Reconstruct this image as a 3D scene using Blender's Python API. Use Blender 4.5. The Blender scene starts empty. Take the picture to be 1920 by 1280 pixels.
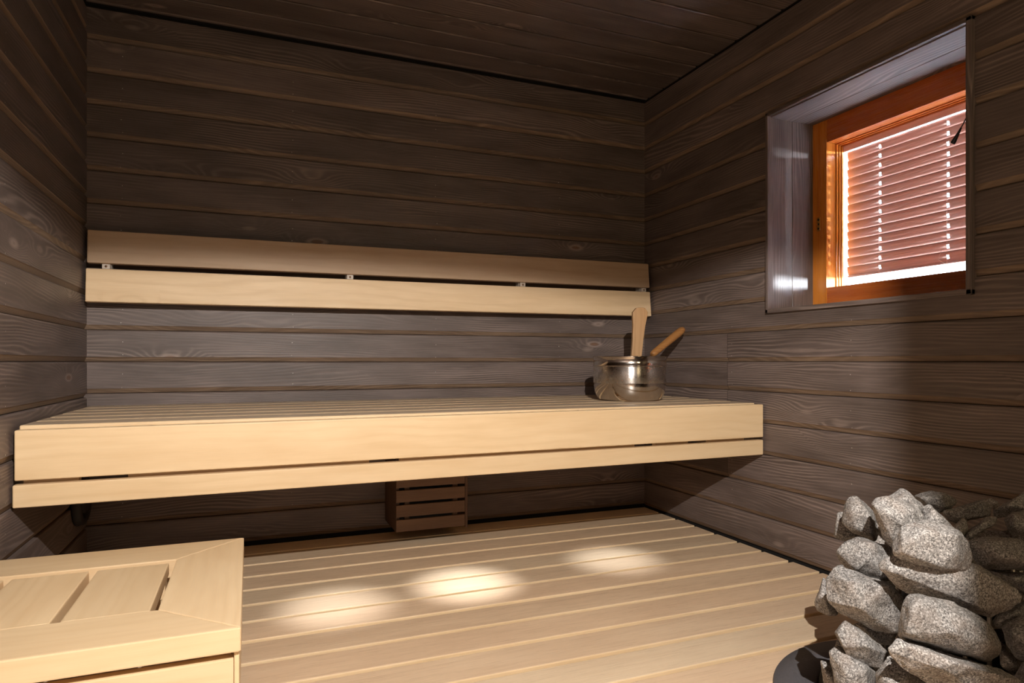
import bpy, bmesh, math, random
from mathutils import Vector, Matrix, noise
R = math.radians
SC = bpy.context.scene
COL = SC.collection

# ------------------------------------------------------------------ room
XL, XR, YB, YF, ZC = -0.55, 1.834, 2.779, -0.55, 2.025
CAMZ = 0.7255
YAW = 0.3828
FPX = 1221.6

# ------------------------------------------------------------------ node helpers
def new_mat(name):
    m = bpy.data.materials.new(name); m.use_nodes = True
    nt = m.node_tree
    for n in list(nt.nodes): nt.nodes.remove(n)
    return m, nt
class NB:
    def __init__(s, nt): s.nt = nt
    def n(s, t, **kw):
        x = s.nt.nodes.new(t)
        for k, v in kw.items(): setattr(x, k, v)
        return x
    def l(s, a, b): s.nt.links.new(a, b)
    def put(s, v, sock):
        if isinstance(v, bpy.types.NodeSocket): s.l(v, sock)
        else: sock.default_value = v
    def m(s, op, a, b=None, c=None):
        x = s.n('ShaderNodeMath', operation=op)
        s.put(a, x.inputs[0])
        if b is not None: s.put(b, x.inputs[1])
        if c is not None: s.put(c, x.inputs[2])
        return x.outputs[0]
    def vec(s, a, b, c):
        x = s.n('ShaderNodeCombineXYZ')
        for i, v in enumerate((a, b, c)): s.put(v, x.inputs[i])
        return x.outputs[0]
    def noise(s, v, scale, detail=3, rough=.55, dist=0):
        x = s.n('ShaderNodeTexNoise'); s.l(v, x.inputs['Vector'])
        x.inputs['Scale'].default_value = scale; x.inputs['Detail'].default_value = detail
        x.inputs['Roughness'].default_value = rough; x.inputs['Distortion'].default_value = dist
        return x.outputs['Fac']
    def mr(s, v, a, b, c=0., d=1.):
        x = s.n('ShaderNodeMapRange', clamp=True)
        s.put(v, x.inputs[0])
        for i, k in enumerate((a, b, c, d)): s.put(k, x.inputs[i+1])
        return x.outputs[0]
    def mix(s, f, a, b, mode='MIX'):
        x = s.n('ShaderNodeMix', data_type='RGBA', blend_type=mode)
        s.put(f, x.inputs[0])
        for v, i in ((a, 6), (b, 7)):
            if isinstance(v, bpy.types.NodeSocket): s.l(v, x.inputs[i])
            else: x.inputs[i].default_value = (*v, 1)
        return x.outputs[2]
    def out(s, col, rough, bump=None, bstr=.2, bdist=.001, metal=0., spec=.5, coat=0.):
        p = s.n('ShaderNodeBsdfPrincipled'); o = s.n('ShaderNodeOutputMaterial')
        if isinstance(col, bpy.types.NodeSocket): s.l(col, p.inputs['Base Color'])
        else: p.inputs['Base Color'].default_value = (*col, 1)
        s.put(rough, p.inputs['Roughness']); p.inputs['Metallic'].default_value = metal
        p.inputs['Specular IOR Level'].default_value = spec
        p.inputs['Coat Weight'].default_value = coat
        if bump is not None:
            b = s.n('ShaderNodeBump'); s.l(bump, b.inputs['Height'])
            b.inputs['Strength'].default_value = bstr; b.inputs['Distance'].default_value = bdist
            s.l(b.outputs[0], p.inputs['Normal'])
        s.l(p.outputs[0], o.inputs[0])
        return p

def wood(name, axis, dark, mid, light, ringf=55., knots=.0, knotcol=(.05, .03, .02), rough=.5, rv=.12,
         boardvar=.12, fine=.5, spec=.4, line=0.5, bstr=.25, knotwarp=1.0, tint=None, linemin=.35):
    m, nt = new_mat(name); b = NB(nt)
    tc = b.n('ShaderNodeTexCoord').outputs['Object']
    sp = b.n('ShaderNodeSeparateXYZ'); b.l(tc, sp.inputs[0])
    X, Y, Z = sp.outputs
    al, c1, c2 = {'X': (X, Y, Z), 'Y': (Y, X, Z), 'Z': (Z, X, Y)}[axis]
    ac = b.m('ADD', c1, c2)
    sd = b.n('ShaderNodeAttribute', attribute_type='GEOMETRY'); sd.attribute_name = 'seed'
    seed = sd.outputs['Fac']
    A = b.m('ADD', al, b.m('MULTIPLY', seed, 17.3))
    Cc = b.m('ADD', ac, b.m('MULTIPLY', seed, 3.7))
    S = b.m('MULTIPLY', seed, 31.7)
    v_low = b.vec(b.m('MULTIPLY', A, .9), b.m('MULTIPLY', Cc, 5.), S)
    low = b.noise(v_low, 1.0, 2, .5)
    F = b.m('MULTIPLY', Cc, ringf)
    F = b.m('ADD', F, b.m('MULTIPLY', low, ringf*.16))
    wig = b.noise(b.vec(b.m('MULTIPLY', A, 6.), b.m('MULTIPLY', Cc, 30.), S), 1., 2, .5)
    F = b.m('ADD', F, b.m('MULTIPLY', wig, .9))
    kn = None
    if knots > 0:
        vo = b.n('ShaderNodeTexVoronoi', feature='F1', distance='EUCLIDEAN')
        b.l(b.vec(b.m('MULTIPLY', A, 2.6), b.m('MULTIPLY', Cc, 7.5), S), vo.inputs['Vector'])
        vo.inputs['Scale'].default_value = 1.; vo.inputs['Randomness'].default_value = 1.
        d = vo.outputs['Distance']
        spc = b.n('ShaderNodeSeparateColor'); b.l(vo.outputs['Color'], spc.inputs[0])
        on = b.m('GREATER_THAN', spc.outputs[0], 1-knots)
        g = b.m('POWER', 2.718, b.m('MULTIPLY', b.m('MULTIPLY', d, d), -14.))
        F = b.m('ADD', F, b.m('MULTIPLY', b.m('MULTIPLY', g, on), 5.5*knotwarp))
        kd = b.m('ADD', d, b.m('MULTIPLY', b.m('SUBTRACT', wig, .5), .06))
        kn = b.m('MULTIPLY', b.mr(kd, .07, .045), on)
        krim = b.m('MULTIPLY', b.m('MULTIPLY', b.mr(kd, .13, .08), b.mr(kd, .05, .075)), on)
    s1 = b.m('ADD', b.m('MULTIPLY', b.m('SINE', b.m('MULTIPLY', F, 6.283)), .5), .5)
    s1 = b.m('POWER', s1, 2.2)
    patch = b.noise(b.vec(b.m('MULTIPLY', A, 1.7), b.m('MULTIPLY', Cc, 9.), b.m('ADD', S, 4.)), 1., 2, .5)
    fib = b.noise(b.vec(b.m('MULTIPLY', A, 9.), b.m('MULTIPLY', Cc, 420.), S), 1., 3, .7)
    blot = b.noise(b.vec(b.m('MULTIPLY', A, 3.), b.m('MULTIPLY', Cc, 14.), S), 1., 3, .6)
    base = b.mix(b.mr(blot, .3, .7), dark, mid)
    col = b.mix(b.m('MULTIPLY', b.m('MULTIPLY', s1, line), b.mr(patch, .42, .62, linemin, 1.)), base, light)
    fv = b.mr(fib, .25, .75, 1-.22*fine, 1+.22*fine)
    bv = b.m('ADD', b.m('MULTIPLY', b.m('SUBTRACT', b.m('FRACT', b.m('MULTIPLY', seed, 7.77)), .5), 2*boardvar), 1.)
    fac = b.m('MULTIPLY', fv, bv)
    col = b.mix(1., col, b.vec(fac, fac, fac), 'MULTIPLY')
    if tint is not None:
        tf = b.m('FRACT', b.m('MULTIPLY', seed, 13.31))
        col = b.mix(b.m('MULTIPLY', tf, .75), col, b.mix(1., col, tint, 'MULTIPLY'))
    if kn is not None:
        col = b.mix(b.m('MULTIPLY', kn, .75), col, knotcol)
        col = b.mix(b.m('MULTIPLY', krim, .7), col, light)
    rg = b.mr(fib, .3, .7, rough-rv/2, rough+rv/2)
    h = b.m('ADD', b.m('MULTIPLY', fib, .6), b.m('MULTIPLY', s1, -.5))
    b.out(col, rg, h, bstr, .0006, spec=spec)
    return m

DK = dict(dark=(.086, .064, .055), mid=(.152, .116, .104), light=(.34, .262, .225), ringf=92., knots=.6, knotcol=(.20, .105, .06),
          rough=.5, boardvar=.2, fine=1.25, spec=.45, line=.48, bstr=.45, linemin=.15)
ED = dict(dark=(.135, .088, .058), mid=(.20, .135, .09), light=(.33, .235, .16), ringf=160., knots=.0, rough=.55, boardvar=.15, fine=1., line=.5)  # groove strips lightened to imitate warm bounce light on the chamfer
LT = dict(dark=(.70, .505, .295), mid=(.78, .59, .365), light=(.60, .40, .20), ringf=34., knots=.0, rough=.42, boardvar=.05, fine=.16, line=.28, bstr=.08, spec=.45)
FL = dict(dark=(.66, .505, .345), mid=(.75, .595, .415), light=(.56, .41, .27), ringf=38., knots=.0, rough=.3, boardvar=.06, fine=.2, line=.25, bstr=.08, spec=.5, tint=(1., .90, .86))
M = {}
for ax in 'XYZ':
    M['dark'+ax] = wood('dark_stained_spruce_'+ax, ax, **DK)
    M['edge'+ax] = wood('bounce_lit_board_edge_'+ax, ax, **ED)
    M['lite'+ax] = wood('pale_aspen_'+ax, ax, **LT)
SEAT = dict(LT); SEAT.update(dark=(.54, .41, .285), mid=(.62, .48, .34), light=(.46, .33, .21))  # slat tops darker and greyer, standing in for dim grazing light
M['seatX'] = wood('shaded_seat_slat', 'X', **SEAT)
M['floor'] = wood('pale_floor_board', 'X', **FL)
M['floorface'] = wood('lit_floor_board_edge', 'X', dark=(.70, .51, .30), mid=(.78, .60, .38), light=(.6, .42, .22), ringf=60, rough=.45, boardvar=.05, fine=.2, line=.3)  # side faces coloured lighter to imitate light catching the board edges
M['shade'] = wood('shaded_backrest_aspen', 'X', dark=(.50, .345, .225), mid=(.57, .41, .275), light=(.40, .265, .16), ringf=26., knots=.12, knotwarp=.4, knotcol=(.35, .12, .06), rough=.5, boardvar=.08, fine=.2, line=.3, bstr=.08, spec=.35)  # upper board darkened, standing in for shade above the light's cut-off
M['lit_rest'] = wood('lit_backrest_aspen', 'X', dark=(.68, .49, .29), mid=(.76, .57, .36), light=(.56, .37, .20), ringf=24., knots=.10, knotwarp=.8, knotcol=(.35, .10, .05), rough=.5, boardvar=.03, fine=.2, line=.4, bstr=.08, spec=.35)  # paler copy that makes the lower board look lit
M['orangeY'] = wood('orange_varnished_pine_Y', 'Y', dark=(.40, .085, .012), mid=(.50, .13, .02), light=(.30, .05, .008), ringf=50., rough=.28, boardvar=0, fine=.2, line=.4, spec=.5)
M['orangeZ'] = wood('orange_varnished_pine_Z', 'Z', dark=(.55, .17, .018), mid=(.66, .24, .03), light=(.42, .10, .012), ringf=40., rough=.28, boardvar=0, fine=.2, line=.5, spec=.5)
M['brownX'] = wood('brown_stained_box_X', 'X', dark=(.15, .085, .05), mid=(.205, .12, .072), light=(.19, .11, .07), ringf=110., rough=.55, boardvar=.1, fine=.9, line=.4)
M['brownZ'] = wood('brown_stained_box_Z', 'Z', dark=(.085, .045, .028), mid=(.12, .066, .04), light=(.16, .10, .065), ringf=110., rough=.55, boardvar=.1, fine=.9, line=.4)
M['ladleZ'] = wood('ladle_wood', 'Z', dark=(.44, .25, .11), mid=(.52, .31, .15), light=(.34, .18, .07), ringf=90., rough=.5, boardvar=0, fine=.5, line=.4)
M['gripX'] = wood('darker_handle_wood', 'X', dark=(.36, .16, .05), mid=(.46, .22, .07), light=(.24, .09, .03), ringf=70., rough=.4, boardvar=0, fine=.5, line=.5)

def plain(name, col, rough=.5, metal=0., spec=.5, noise_amt=.1, nscale=60., bstr=0.):
    m, nt = new_mat(name); b = NB(nt)
    tc = b.n('ShaderNodeTexCoord').outputs['Object']
    nz = b.noise(tc, nscale, 3)
    f = b.mr(nz, .25, .75, 1-noise_amt, 1+noise_amt)
    c = b.mix(1., col, b.vec(f, f, f), 'MULTIPLY')
    b.out(c, b.mr(nz, .25, .75, max(.02, rough-.05), rough+.05), nz if bstr else None, bstr, .001, metal, spec)
    return m
M['black'] = plain('black_gap', (.008, .006, .005), .9)
M['nail'] = plain('bright_nail_head', (.75, .72, .68), .35, .6)
M['steelrod'] = plain('grey_steel_rod', (.42, .38, .34), .4, .8)
M['disc'] = plain('dark_grey_painted_steel', (.10, .096, .104), .48, .0, .5, .25, 260., .5)
M['blacksteel'] = plain('black_steel', (.01, .01, .01), .5, .3)
M['rubber'] = plain('black_rubber', (.022, .018, .016), .55, 0, .5)
M['brass'] = plain('brass_plate', (.62, .33, .08), .35, .7)
M['clip'] = plain('pale_plastic_clip', (.62, .55, .47), .5)
M['screw'] = plain('dull_screw', (.35, .22, .14), .4, .7)
M['cord'] = plain('pale_cord', (.75, .68, .62), .6)
M['paper'] = plain('black_plastic', (.012, .010, .010), .35)

def steel(name, rough, streak, base=(.62, .585, .55)):
    m, nt = new_mat(name); b = NB(nt)
    tc = b.n('ShaderNodeTexCoord').outputs['Object']
    sp = b.n('ShaderNodeSeparateXYZ'); b.l(tc, sp.inputs[0])
    ang = b.m('ARCTAN2', sp.outputs[1], sp.outputs[0])
    st = b.noise(b.vec(b.m('MULTIPLY', ang, .6), b.m('MULTIPLY', sp.outputs[2], 900.), 0.), 1., 2, .6)
    sm = b.noise(tc, 40., 4, .7)
    f = b.mr(sm, .3, .7, .88, 1.05)
    c = b.mix(1., base, b.vec(f, f, f), 'MULTIPLY')
    p = b.out(c, b.mr(sm, .3, .7, rough*.8, rough*1.25), st if streak else None, .12, .0004, 1.)
    if streak:
        p.inputs['Anisotropic'].default_value = .85; p.inputs['Anisotropic Rotation'].default_value = .25
        tg = b.n('ShaderNodeTangent', direction_type='RADIAL', axis='Z'); b.l(tg.outputs[0], p.inputs['Tangent'])
    return m
M['steelb'] = steel('brushed_stainless_steel', .27, True)
M['steelp'] = steel('polished_stainless_steel', .13, False, (.60, .545, .49))

def stone_mat():
    m, nt = new_mat('grey_granite'); b = NB(nt)
    tc = b.n('ShaderNodeTexCoord').outputs['Object']
    sd = b.n('ShaderNodeAttribute', attribute_type='GEOMETRY'); sd.attribute_name = 'seed'
    s = sd.outputs['Fac']
    n1 = b.noise(tc, 430., 4, .75)
    n2 = b.noise(tc, 22., 4, .6)
    n3 = b.noise(tc, 120., 3, .7)
    vo = b.n('ShaderNodeTexVoronoi'); b.l(tc, vo.inputs['Vector']); vo.inputs['Scale'].default_value = 420.
    spc = b.n('ShaderNodeSeparateColor'); b.l(vo.outputs['Color'], spc.inputs[0])
    c = b.mix(b.mr(n1, .36, .62), (.085, .08, .077), (.42, .395, .37))
    c = b.mix(b.m('MULTIPLY', b.m('GREATER_THAN', spc.outputs[0], .72), .6), c, (.62, .59, .56))
    c = b.mix(b.m('MULTIPLY', b.m('LESS_THAN', spc.outputs[1], .18), .7), c, (.055, .05, .048))
    c = b.mix(b.m('MULTIPLY', b.mr(n2, .48, .68), .42), c, (.26, .20, .16))
    f = b.mr(s, 0., 1., 0.80, 1.10)
    c = b.mix(1., c, b.vec(f, f, f), 'MULTIPLY')
    h = b.m('ADD', b.m('MULTIPLY', n3, .7), b.m('MULTIPLY', n2, 2.2))
    h = b.m('ADD', h, b.m('MULTIPLY', n1, .35))
    b.out(c, .78, h, .55, .003, spec=.35)
    return m
M['stone'] = stone_mat()

def blind_mat():
    m, nt = new_mat('salmon_blind_slat'); b = NB(nt)
    tc = b.n('ShaderNodeTexCoord').outputs['Object']
    sp = b.n('ShaderNodeSeparateXYZ'); b.l(tc, sp.inputs[0])
    nz = b.noise(b.vec(b.m('MULTIPLY', sp.outputs[0], 30.), b.m('MULTIPLY', sp.outputs[1], 7.), b.m('MULTIPLY', sp.outputs[2], 260.)), 1., 3, .6)
    c = b.mix(b.mr(nz, .3, .7), (.74, .50, .42), (.84, .60, .52))
    d = b.n('ShaderNodeBsdfDiffuse'); t = b.n('ShaderNodeBsdfTranslucent'); g = b.n('ShaderNodeBsdfGlossy')
    b.l(c, d.inputs[0]); t.inputs[0].default_value = (.25, .13, .10, 1); g.inputs['Roughness'].default_value = .4
    mx = b.n('ShaderNodeMixShader'); mx.inputs[0].default_value = .5
    b.l(d.outputs[0], mx.inputs[1]); b.l(t.outputs[0], mx.inputs[2])
    m2 = b.n('ShaderNodeMixShader'); m2.inputs[0].default_value = .05
    b.l(mx.outputs[0], m2.inputs[1]); b.l(g.outputs[0], m2.inputs[2])
    o = b.n('ShaderNodeOutputMaterial'); b.l(m2.outputs[0], o.inputs[0])
    return m
M['slat'] = blind_mat()
def glass_mat():
    m, nt = new_mat('window_glass'); b = NB(nt)
    t = b.n('ShaderNodeBsdfTransparent'); g = b.n('ShaderNodeBsdfGlossy'); g.inputs['Roughness'].default_value = .01
    t.inputs[0].default_value = (.95, .97, .97, 1)
    mx = b.n('ShaderNodeMixShader'); mx.inputs[0].default_value = .04
    b.l(t.outputs[0], mx.inputs[1]); b.l(g.outputs[0], mx.inputs[2])
    o = b.n('ShaderNodeOutputMaterial'); b.l(mx.outputs[0], o.inputs[0])
    return m
M['glass'] = glass_mat()

# ------------------------------------------------------------------ mesh helpers
rnd = random.Random(5)
def split_faces(m_, top, side):
    i = m_.slot(top); j = m_.slot(side)
    for f in m_.bm.faces:
        f.normal_update()
        if f.material_index == i and f.normal.z < .95: f.material_index = j
class MB:
    """collects faces with a per-face seed and material slot"""
    def __init__(s): s.bm = bmesh.new(); s.sd = s.bm.faces.layers.float.new('seed'); s.mats = []
    def slot(s, m):
        if m not in s.mats: s.mats.append(m)
        return s.mats.index(m)
    def face(s, pts, m, seed=0., smooth=False):
        f = s.bm.faces.new([s.bm.verts.new(p) for p in pts])
        f.material_index = s.slot(m); f[s.sd] = seed; f.smooth = smooth
        return f
    def box(s, x0, x1, y0, y1, z0, z1, m, seed=None, bev=0., seg=2, mx=None):
        if seed is None: seed = rnd.random()
        b2 = bmesh.new(); l2 = b2.faces.layers.float.new('seed')
        r = bmesh.ops.create_cube(b2, size=1)
        for v in b2.verts:
            v.co = Vector(((x0+x1)/2 + v.co.x*(x1-x0), (y0+y1)/2 + v.co.y*(y1-y0), (z0+z1)/2 + v.co.z*(z1-z0)))
        if bev: bmesh.ops.bevel(b2, geom=list(b2.edges), offset=bev, segments=seg, profile=.6, affect='EDGES')
        s.add(b2, m, seed, mx)
    def add(s, b2, m, seed=0., mx=None, smooth=None):
        mp = {}
        for v in b2.verts: mp[v] = s.bm.verts.new(mx @ v.co if mx else v.co)
        for f in b2.faces:
            try: g = s.bm.faces.new([mp[v] for v in f.verts])
            except ValueError: continue
            g.material_index = s.slot(m); g[s.sd] = seed
            g.smooth = f.smooth if smooth is None else smooth
        b2.free()
    def lathe(s, prof, m, c=(0, 0, 0), n=64, seed=0., smooth=True, mx=None, close=False):
        b2 = bmesh.new(); rings = []
        for r_, z in prof:
            if r_ < 1e-6: rings.append([b2.verts.new((c[0], c[1], c[2]+z))])
            else: rings.append([b2.verts.new((c[0]+r_*math.cos(2*math.pi*i/n), c[1]+r_*math.sin(2*math.pi*i/n), c[2]+z)) for i in range(n)])
        for a, b_ in zip(rings, rings[1:]):
            for i in range(n):
                j = (i+1) % n
                if len(a) == 1: fs = [a[0], b_[i], b_[j]]
                elif len(b_) == 1: fs = [a[i], a[j], b_[0]]
                else: fs = [a[i], a[j], b_[j], b_[i]]
                f = b2.faces.new(fs); f.smooth = smooth
        bmesh.ops.recalc_face_normals(b2, faces=b2.faces)
        s.add(b2, m, seed, mx)
    def tube(s, pts, rad, m, n=12, seed=0., caps=True):
        b2 = bmesh.new(); pts = [Vector(p) for p in pts]; rings = []
        rr = rad if isinstance(rad, (list, tuple)) else [rad]*len(pts)
        up = Vector((0, 0, 1))
        for i, p in enumerate(pts):
            t = (pts[min(i+1, len(pts)-1)] - pts[max(i-1, 0)]).normalized()
            a = t.cross(up)
            if a.length < .05: a = t.cross(Vector((1, 0, 0)))
            a.normalize(); b_ = t.cross(a).normalized()
            rings.append([b2.verts.new(p + (a*math.cos(2*math.pi*k/n) + b_*math.sin(2*math.pi*k/n))*rr[i]) for k in range(n)])
        for u, v in zip(rings, rings[1:]):
            for k in range(n):
                f = b2.faces.new([u[k], u[(k+1) % n], v[(k+1) % n], v[k]]); f.smooth = True
        if caps: b2.faces.new(rings[0][::-1]); b2.faces.new(rings[-1])
        bmesh.ops.recalc_face_normals(b2, faces=b2.faces)
        s.add(b2, m, seed)
    def prism(s, poly, z0, z1, m, axis='Z', seed=None, bev=0., mx=None):
        """polygon (a,b) extruded along an axis between z0 and z1"""
        if seed is None: seed = rnd.random()
        b2 = bmesh.new()
        P = {'Z': lambda a, b_, c: (a, b_, c), 'Y': lambda a, b_, c: (a, c, b_), 'X': lambda a, b_, c: (c, a, b_)}[axis]
        lo = [b2.verts.new(P(a, b_, z0)) for a, b_ in poly]; hi = [b2.verts.new(P(a, b_, z1)) for a, b_ in poly]
        n = len(poly)
        b2.faces.new(lo[::-1]); b2.faces.new(hi)
        for i in range(n): b2.faces.new([lo[i], lo[(i+1) % n], hi[(i+1) % n], hi[i]])
        bmesh.ops.recalc_face_normals(b2, faces=b2.faces)
        if bev: bmesh.ops.bevel(b2, geom=list(b2.edges), offset=bev, segments=2, profile=.6, affect='EDGES')
        s.add(b2, m, seed, mx)
    def build(s, name, parent=None, recalc=False, origin=None):
        if recalc: bmesh.ops.recalc_face_normals(s.bm, faces=s.bm.faces)
        if origin is not None:
            for v in s.bm.verts: v.co -= Vector(origin)
        for e in s.bm.edges:
            if len(e.link_faces) == 2 and e.calc_face_angle(0) > R(38): e.smooth = False
        me = bpy.data.meshes.new(name); s.bm.to_mesh(me); s.bm.free()
        for m in s.mats: me.materials.append(m)
        o = bpy.data.objects.new(name, me); COL.objects.link(o)
        if parent is not None:
            o.parent = parent
        if origin is not None: o.location = origin
        return o
def tag(o, label, cat, group=None, kind=None):
    o['label'] = label; o['category'] = cat
    if group: o['group'] = group
    if kind: o['kind'] = kind
    return o
def struct(o, label=None, cat=None):
    o['kind'] = 'structure'
    if label: o['label'] = label
    if cat: o['category'] = cat
    return o
def empty(name, loc, label, cat, group=None):
    o = bpy.data.objects.new(name, None); COL.objects.link(o); o.location = loc
    o.empty_display_size = .05
    return tag(o, label, cat, group)
def part(mb, name, root, label=None):
    """children keep their vertices in world coordinates minus the root's own position"""
    o = mb.build(name, None)
    loc = root.matrix_basis.translation.copy() if root.parent is None else None
    r = root
    off = Vector((0, 0, 0))
    while r is not None:
        off += Vector(r.location); r = r.parent
    for v in o.data.vertices: v.co -= off
    o.parent = root
    if label: o['label'] = label
    return o

# ------------------------------------------------------------------ panelled walls
BACK = [.125, .246, .366, .487, .608, .7243, .842, .957, 1.071, 1.188, 1.304, 1.425, 1.547, 1.667, 1.783, 1.904]
LEFT = [.115, .235, .355, .475, .595, .7243, .843, .966, 1.085, 1.214, 1.329, 1.450, 1.570, 1.688, 1.811, 1.929]
def board_profile(z0, z1, bot=True, top=True):
    """(depth into wall, height, uses edge material) from top to bottom"""
    P = []
    if top: P += [(.010, z1+.0005), (.0022, z1-.0008), (.0, z1-.0045)]
    else: P += [(0, z1)]
    if bot: P += [(.0, z0+.0185), (.0022, z0+.0165), (.0095, z0+.0022), (.015, z0+.0005)]
    else: P += [(0, z0)]
    return P
def wall_boards(mb, lines, zlo, zhi, a0, a1, place, mat, emat, seedbase, hole=None, joints=None, pn=True):
    """place(a, depth, z) -> point. lines are board joints; hole=(a0,a1,z0,z1)"""
    zs = [zlo] + lines + [zhi]
    for k in range(len(zs)-1):
        z0, z1 = zs[k], zs[k+1]
        segs = [(a0, a1, z0, z1, z0 > zlo or True, k < len(zs)-2)]
        if hole and z1 > hole[2] and z0 < hole[3]:
            h0, h1, hz0, hz1 = hole
            segs = [(a0, h0, z0, z1, True, True), (h1, a1, z0, z1, True, True)]
            if z0 < hz0: segs.append((h0, h1, z0, hz0, True, False))
            if z1 > hz1: segs.append((h0, h1, hz1, z1, False, True))
        out = []
        for sg in segs:
            if joints and k in joints and sg[0] < joints[k] < sg[1]:
                j = joints[k]
                out += [(sg[0], j-.0008)+sg[2:], (j+.0008, sg[1])+sg[2:]]
            else: out.append(sg)
        for i, (b0, b1, s0, s1, bot, top) in enumerate(out):
            seed = (seedbase*1.37 + k*.6180339 + (.31 if (joints and k in joints and i) else 0)) % 1.0
            full = board_profile(s0, s1, bot, top)
            n = max(1, int((b1-b0)/.4))
            for j in range(len(full)-1):
                (d0, h0_), (d1, h1_) = full[j], full[j+1]
                isedge = bot and s0+.0005 <= h1_ and h0_ <= s0+.0186 and d1 > d0
                mb.face([place(b0, d0, h0_), place(b1, d0, h0_), place(b1, d1, h1_), place(b0, d1, h1_)], emat if isedge else mat, seed)
def nails(mb, a_list, lines, place, zlo, zhi):
    zs = lines
    for a in a_list:
        for z in zs:
            for dz in (.024, .074):
                if not (zlo < z+dz < zhi): continue
                aa = a + rnd.uniform(-.004, .004); zz = z+dz+rnd.uniform(-.004, .004); r_ = rnd.uniform(.0009, .0016)
                mb.face([place(aa+r_*math.cos(t*math.pi/3), -.0004, zz+r_*math.sin(t*math.pi/3)) for t in range(6)], M['nail'])

# back wall
mb = MB()
pb = lambda a, d, z: (a, YB+d, z)
wall_boards(mb, BACK, .012, ZC-.007, XL-.02, XR+.02, pb, M['darkX'], M['edgeX'], 1.)
nails(mb, [-.44, .16, .76, 1.36], BACK, pb, .03, 1.9)
mb.box(XL-.1, XR+.1, YB+.015, YB+.1, -.12, ZC+.1, M['black'])
struct(mb.build('wall_back'), 'dark-stained horizontal board wall behind the backrest and upper bench', 'wall')
# left wall
mb = MB()
pl = lambda a, d, z: (XL-d, a, z)
wall_boards(mb, LEFT, .005, ZC-.012, YF-.02, YB+.008, pl, M['darkY'], M['edgeY'], 2.)
nails(mb, [1.925, 2.52, 1.32], LEFT, pl, .03, 1.9)
mb.box(XL-.1, XL-.015, YF-.1, YB+.1, -.12, ZC+.1, M['black'])
struct(mb.build('wall_left'), 'dark-stained horizontal board wall at the left end of the benches', 'wall')
# right wall with window opening
HY0, HY1, HZ0, HZ1 = 1.188, 1.937, .910, 1.660
mb = MB()
pr = lambda a, d, z: (XR+d, a, z)
wall_boards(mb, BACK, .005, ZC-.007, YF-.02, YB+.008, pr, M['darkY'], M['edgeY'], 3., hole=(HY0, HY1, HZ0, HZ1),
            joints={3: 2.168, 4: 2.168, 5: 2.168, 6: 2.168, 2: 2.168})
nails(mb, [1.57, 2.14, .97], BACK, pr, .03, .90)
nails(mb, [1.05], BACK, pr, .9, 1.9)
for (y0, y1, z0, z1) in ((YF-.1, HY0, -.12, ZC+.1), (HY1, YB+.1, -.12, ZC+.1), (HY0, HY1, -.12, HZ0), (HY0, HY1, HZ1, ZC+.1)):
    mb.box(XR+.015, XR+.28, y0, y1, z0, z1, M['black'])
struct(mb.build('wall_right'), 'dark-stained horizontal board wall holding the small window', 'wall')
# front wall behind the camera
mb = MB()
pf = lambda a, d, z: (a, YF-d, z)
wall_boards(mb, BACK, .012, ZC-.007, XL-.02, XR+.02, pf, M['darkX'], M['edgeX'], 4.)
mb.box(XL-.1, XR+.1, YF-.1, YF-.012, -.12, ZC+.1, M['black'])
struct(mb.build('wall_front'), 'dark-stained board wall behind the viewer', 'wall')
# ceiling
mb = MB()
y = 2.614 + .1245
cl = []
while y > YF-.1: cl.append(y); y -= .1245
cl = sorted(cl)
zs = [YF-.02]+[c for c in cl if c > YF]+[YB-.012]
for k in range(len(zs)-1):
    seed = (k*.6180339+.21) % 1
    a, b_ = zs[k], zs[k+1]
    prof = [(a+.0004, .009), (a+.0012, .0022), (a+.0040, 0), (b_-.0125, 0), (b_-.011, .001), (b_-.0014, .0055), (b_-.0004, .009)]
    for j in range(len(prof)-1):
        (y0, d0), (y1, d1) = prof[j], prof[j+1]
        mb.face([(XL+.004, y0, ZC+d0), (XL+.004, y1, ZC+d1), (XR-.006, y1, ZC+d1), (XR-.006, y0, ZC+d0)], M['edgeX'] if j in (4,) else M['darkX'], seed)
mb.box(XL-.1, XR+.28, YF-.1, YB+.1, ZC+.009, ZC+.1, M['black'])
struct(mb.build('ceiling'), 'dark-stained board ceiling', 'ceiling')
# floor of pale boards with open joints
mb = MB()
k = -14
fy = 1.421
while True:
    y0 = fy + k*.1365
    if y0 > YB-.02: break
    y1 = min(y0+.1195+rnd.uniform(-.002, .002), YB-.004)
    if y0 > YF+.01:
        sd_ = rnd.random()
        b2 = bmesh.new(); bmesh.ops.create_cube(b2, size=1)
        xa, xb = XL+.012, XR-.006+rnd.uniform(-.002, .002)
        for v in b2.verts: v.co = Vector(((xa+xb)/2+v.co.x*(xb-xa), (y0+y1)/2+v.co.y*(y1-y0), -.014+v.co.z*.028))
        bmesh.ops.bevel(b2, geom=list(b2.edges), offset=.003, segments=2, profile=.6, affect='EDGES')
        mb.add(b2, M['floor'], sd_)
        mb.bm.faces.ensure_lookup_table()
    k += 1
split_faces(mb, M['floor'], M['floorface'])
for x in (-.3, .25, .8, 1.35): mb.box(x, x+.04, YF+.02, YB-.02, -.065, -.0285, M['liteY'])
mb.box(XL-.1, XR+.28, YF-.1, YB+.1, -.13, -.09, M['black'])
struct(mb.build('floor'), 'pale wooden floor boards running parallel to the benches', 'floor')

# ------------------------------------------------------------------ window
W = bpy.data.objects.new('window_1', None); COL.objects.link(W); W.location = (2.05, 1.56, .914)
struct(W, 'small window with orange varnished frame set deep in the right wall', 'window')
J0, J1, S0, S1 = 1.197, 1.932, .918, 1.652
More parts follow.
